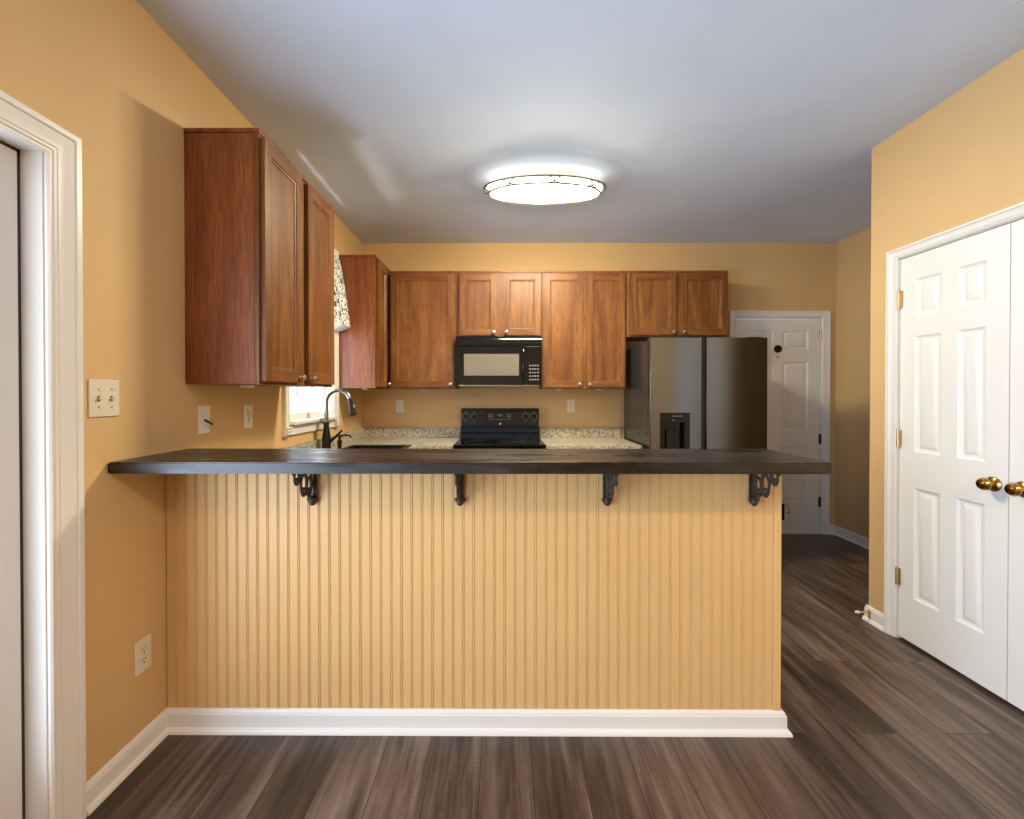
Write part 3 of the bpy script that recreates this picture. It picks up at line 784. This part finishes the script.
# backguard: lower sloped strip + control panel
gy = B-.094
m = MB(); m.prism([(gy, .9175), (gy+.012, .955), (gy+.006, .965), (gy+.018, 1.012), (gy+.070, 1.012), (gy+.070, .9175)], 'x', rx0+.006, rx1-.006)
m.box(rx0+.006, rx1-.006, gy+.030, gy+.075, 1.012, 1.188, .008)
bgd = m.build('backguard', M_black, rg, 40)
Mg = Matrix.Translation((0, gy+.0300, 1.014)) @ Matrix.Rotation(-.10, 4, 'X')
m = MB(); m.box(rx0+.008, rx1-.008, -.014, .004, .0, .166, .005, 0, Mg); cpn = m.build('control_panel', M_panel, bgd)
def gp(u, v, w=.014): return Mg @ Vector((u, -w, v))
cxm = (rx0+rx1)/2
for u in (-.318, -.242, .236, .312):
    m = MB(); axis = Mg.to_3x3() @ Vector((0,-1,0))
    m.lathe([(.031,.0003),(.031,.0015),(.026,.0016)], gp(cxm+u, .095), axis, 24, 1)
    m.lathe([(.026,.0015),(.023,.018),(.020,.021),(0,.0215)], gp(cxm+u, .095), axis, 20, 0)
    m.box(cxm+u-.004, cxm+u+.004, -.042, -.032, .075, .115, .002, 0, Mg)
    m.build('knob', [M_black, M_btn], cpn)
m = MB(); m.box(cxm-.040, cxm+.030, -.0150, -.0141, .090, .122, 0, 0, Mg); m.build('display', M_glassblk, cpn, 0)
m = MB()
for k in range(4):
    u = cxm-.026+.014*k
    for (a, b, c, d) in ((0,.007,.098,.0995),(0,.007,.106,.1075),(0,.007,.114,.1155),(.006,.0075,.098,.1155),(0,.0015,.106,.1155)):
        if k == 0 and a == 0 and b == .007: continue
        m.box(u+a, u+b, -.0156, -.0151, c, d, 0, 0, Mg)
m.build('clock_digits', M_green, cpn, 0)
for u in (-.100, -.078, .072, .092):
    for v in (.092, .112): MB().box(cxm+u-.007, cxm+u+.007, -.0150, -.0141, v-.006, v+.006, 0, 0, Mg).build('oven_button', M_btn, cpn, 0)
for k in range(9): MB().box(cxm-.105+.024*k, cxm-.092+.024*k, -.0150, -.0141, .066, .073, 0, 0, Mg).build('oven_button', M_btn, cpn, 0)
for u in (-.318, -.242, .236, .312, -.165):
    for v in (.047, .143): MB().box(cxm+u-.010, cxm+u+.010, -.0148, -.0141, v-.002, v+.002, 0, 0, Mg).build('dial_marking', M_btn, cpn, 0)
m = MB(); m.lathe([(.0085,0),(.0085,.0012),(0,.0013)], gp(cxm+.002, .028, .0141), Mg.to_3x3() @ Vector((0,-1,0)), 20); m.build('round_badge', M_chrome, cpn)
for (u, v, r) in ((-.19, 3.56, .105), (.19, 3.56, .08), (-.19, 3.80, .08), (.19, 3.80, .105)):
    MB().tube([(cxm+u+r*math.cos(a), v+r*math.sin(a), .9172) for a in [2*PI*k/40 for k in range(40)]], .0012, 6, True).build('burner_ring', M_blacks, rg)

# ------------------------------------------------------------------ refrigerator
fx0, fx1, fyf, fz = 1.126, 2.030, 3.300, 1.753
fr = thing('refrigerator', 'dark stainless side-by-side refrigerator next to the back door', 'refrigerator', ((fx0+fx1)/2, 3.66, 0))
MB().box(fx0, fx1, fyf+.075, B-.04, .02, fz-.022, .006).build('cabinet_body', M_steelside, fr)
def fdoor(a, b, hole=None):
    m = MB(); n = 14; t = .068
    # bowed front, rounded edges
    def prof():
        p = [(a, fyf+t), (a, fyf+.012)]
        for k in range(n+1):
            u = k/n; x = a+.006+(b-a-.012)*u
            p.append((x, fyf+.006-.006*math.sin(PI*u)))
        return p + [(b, fyf+.012), (b, fyf+t)]
    P_ = prof()
    if hole is None: m.prism(P_, 'z', .075, fz)
    else:
        h0, h1, z0, z1 = hole
        m.prism(P_, 'z', .075, z0); m.prism(P_, 'z', z1, fz)
        lp = [p for p in P_ if p[0] < h0]; rp = [p for p in P_ if p[0] > h1]
        yl = fyf+.002
        m.prism(lp + [(h0, yl), (h0, fyf+t)], 'z', z0, z1); m.prism([(h1, fyf+t), (h1, yl)] + rp, 'z', z0, z1)
        m.box(h0, h1, fyf+.058, fyf+t, z0, z1)
    return m.build('door', M_steel, fr, 30)
dsp = (1.203, 1.432, .800, 1.176)
dl = fdoor(fx0+.001, 1.527, dsp); dr2 = fdoor(1.560, fx1-.001)
h0, h1, z0, z1 = dsp
m = MB()
m.box(h0+.001, h1-.001, fyf+.001, fyf+.020, z1-.075, z1-.001, .002); m.box(h0+.001, h0+.010, fyf+.001, fyf+.055, z0+.001, z1-.076); m.box(h1-.040, h1-.001, fyf+.001, fyf+.055, z0+.001, z1-.076)
m.box(h0+.001, h1-.001, fyf+.050, fyf+.0575, z0+.001, z1-.001); m.box(h0+.001, h1-.001, fyf+.001, fyf+.0575, z0+.001, z0+.022, .002)
dp = m.build('water_dispenser', M_black, dl)
m = MB(); m.box(h0+.060, h1-.095, fyf+.030, fyf+.040, z0+.10, z1-.13, .004); m.build('paddle', M_blacks, dp)
for k in range(4): MB().box(h0+.095+.020*k, h0+.106+.020*k, fyf-.0002, fyf+.0009, z1-.030, z1-.022).build('dispenser_button', M_btn, dp, 0)
MB().box(h0+.098, h0+.108, fyf-.0002, fyf+.0009, z1-.062, z1-.054).build('dispenser_button', M_btn, dp, 0)
MB().box(1.527+.002, 1.558, fyf+.030, fyf+.068, .075, fz-.002).build('centre_gap', M_slot, fr, 0)
for xx in (fx0+.02, fx1-.12): MB().box(xx, xx+.10, fyf+.05, fyf+.16, fz+.0005, fz+.010, .003).build('hinge_cover', M_blacks, fr)
MB().box(fx0+.01, fx1-.01, fyf+.03, fyf+.073, .012, .070).build('kick_grille', M_blacks, fr, 0)
for xx in (fx0+.05, fx1-.05):
    for yy in (fyf+.14, B-.10): MB().lathe([(.02,0),(.02,.021)], (xx, yy, 0), (0,0,1), 12).build('foot', M_blacks, fr)

# ------------------------------------------------------------------ ceiling light
lx, ly = .268, 2.815
cl = thing('ceiling_light', 'oval flush ceiling light with scrolled metal rim, glowing above the kitchen', 'ceiling light', (lx, ly, H))
def ell(a, b, z, n=64): return [(lx+a*math.cos(2*PI*k/n), ly+b*math.sin(2*PI*k/n), z) for k in range(n)]
MB().lathe([(.80,-.0005),(.80,-.040),(1.20,-.0605),(1.20,-.0612)], (lx, ly, H), (0,0,1), 64, 0, .30, .12).build('mount_pan', M_plastw, cl)
m = MB(); m.lathe([(.30,-.0615),(.368,-.0625),(.380,-.075),(.368,-.098),(.345,-.111),(.20,-.120),(0,-.123)], (lx, ly, H), (0,0,1), 64, 0, 1, .40)
m.build('diffuser', M_lamp, cl)
m = MB(); m.tube(ell(.396, .172, H-.080), .0052, 8, True); m.tube(ell(.362, .146, H-.114), .0052, 8, True)
for k in range(24):
    q = 2*PI*(k+.5)/24
    A = Vector((lx+.396*math.cos(q), ly+.172*math.sin(q), H-.080)); D_ = Vector((lx+.362*math.cos(q), ly+.146*math.sin(q), H-.114))
    if k % 3 == 0:
        m.tube([A, D_], .0034, 6)
        tan = Vector((-math.sin(q)*.396, math.cos(q)*.172, 0)).normalized()
        for s_ in (-1, 1):
            pts_ = [A.lerp(D_, .5) + tan*s_*(.020+.018*math.cos(b)) + (D_-A)*.38*math.sin(b) for b in [PI*j/8*1.5-PI*.5 for j in range(9)]]
            m.tube(pts_, .0036, 6)
m.build('rim', M_bronzelt, cl)
# dining room ceiling light behind the viewer
l2x, l2y = 1.25, -.50
cl2 = thing('ceiling_light', 'round flush ceiling light over the dining area behind the viewer', 'ceiling light', (l2x, l2y, H))
MB().lathe([(.17,-.0005),(.17,-.025),(.15,-.03)], (l2x, l2y, H), (0,0,1), 32).build('mount_pan', M_nickel, cl2)
MB().lathe([(.15,-.028),(.155,-.06),(.13,-.10),(.07,-.125),(0,-.13)], (l2x, l2y, H), (0,0,1), 32).build('diffuser', M_lamp2, cl2)

# ------------------------------------------------------------------ outlets and switches
def plate(M, label, name, cat, w_=.072, h_=.117, kind='outlet', group=None, mt=None):
    o = M @ Vector((0,0,0))
    t = thing(name, label, cat, o, group)
    m = MB(); m.box(-w_/2, w_/2, -h_/2, h_/2, .0003, .006, .0025, 0, M); m.build('cover_plate', mt or M_plastic, t)
    if kind == 'outlet':
        for s_ in (-1, 1):
            m = MB(); c = M @ Vector((0, s_*.0195, .006)); ax = M.to_3x3() @ Vector((0,0,1))
            m.box(-.0165, .0165, s_*.0195-.0145, s_*.0195+.0145, .0062, .0080, .004, 0, M)
            for u in (-.0065, .0055): m.box(u-.0012, u+.0012, s_*.0195, s_*.0195+.009, .0081, .0085, 0, 1, M)
            m.box(-.0025, .0025, s_*.0195-.0105, s_*.0195-.0055, .0081, .0085, 0, 1, M)
            m.build('socket', [mt or M_plastic, M_slot], t)
        m = MB(); m.box(-.0025, .0025, -.0025, .0025, .0062, .0072, 0, 0, M); m.build('screw', M_nickel, t)
    elif kind == 'switch2':
        for s_ in (-1, 1):
            u = s_*.023
            m = MB(); m.box(u-.0042, u+.0042, -.0095, .0075, .0062, .0068, 0, 1, M)
            m.box(u-.0038, u+.0038, -.006, .004, .0069, .019, .002, 0, M)
            m.build('toggle', [mt or M_plastic, M_slot], t)
            for v in (-.030, .030): m = MB(); m.box(u-.0025, u+.0025, v-.0025, v+.0025, .0062, .0072, 0, 0, M); m.build('screw', M_nickel, t)
    elif kind == 'jack':
        m = MB(); o2 = M @ Vector((0, 0, .0062)); ax = M.to_3x3() @ Vector((.12, -.62, 1)).normalized()
        m.lathe([(.0052,0),(.0052,.036),(.004,.040),(0,.040)], o2, ax, 12); m.build('cable_stub', M_slot, t)
    return t
plate(face_left(L, 1.417, 1.306), 'ivory double toggle light switch on the wall beside the patio door', 'light_switch', 'light switch', .108, .122, 'switch2')
plate(face_left(L, 1.563, .363), 'ivory wall outlet low on the wall under the bar top', 'wall_outlet', 'outlet', .072, .122)
plate(face_left(L, 1.890, 1.206), 'white wall plate with a dark cable stub below the tall oak cabinet', 'wall_plate', 'wall plate', .072, .122, 'jack', None, M_plastw)
plate(face_left(L, 2.219, 1.203), 'white wall outlet between the cable plate and the window', 'wall_outlet', 'outlet', .072, .122, 'outlet', None, M_plastw)
plate(face_back(-.977, B, 1.203), 'ivory wall outlet above the counter left of the range', 'wall_outlet', 'outlet', .072, .120)
plate(face_back(.636, B, 1.205), 'ivory wall outlet above the counter right of the range', 'wall_outlet', 'outlet', .072, .122)

# door stop on the closet corner baseboard
ds = thing('door_stop', 'small metal door stop on the baseboard at the closet corner', 'door stop', (R-.02, 2.487, .055))
m = MB(); m.lathe([(.010,0),(.010,.004),(.0045,.007),(.0045,.060)], (R-.0150, 2.487, .058), (-1,0,0), 12); m.box(R-.019, R-.0147, 2.482, 2.492, .022, .068, .001); m.build('rod', M_hinge, ds)
MB().lathe([(.008,.060),(.008,.078),(.006,.082),(0,.082)], (R-.0150, 2.487, .058), (-1,0,0), 12).build('rubber_tip', M_plastw, ds)
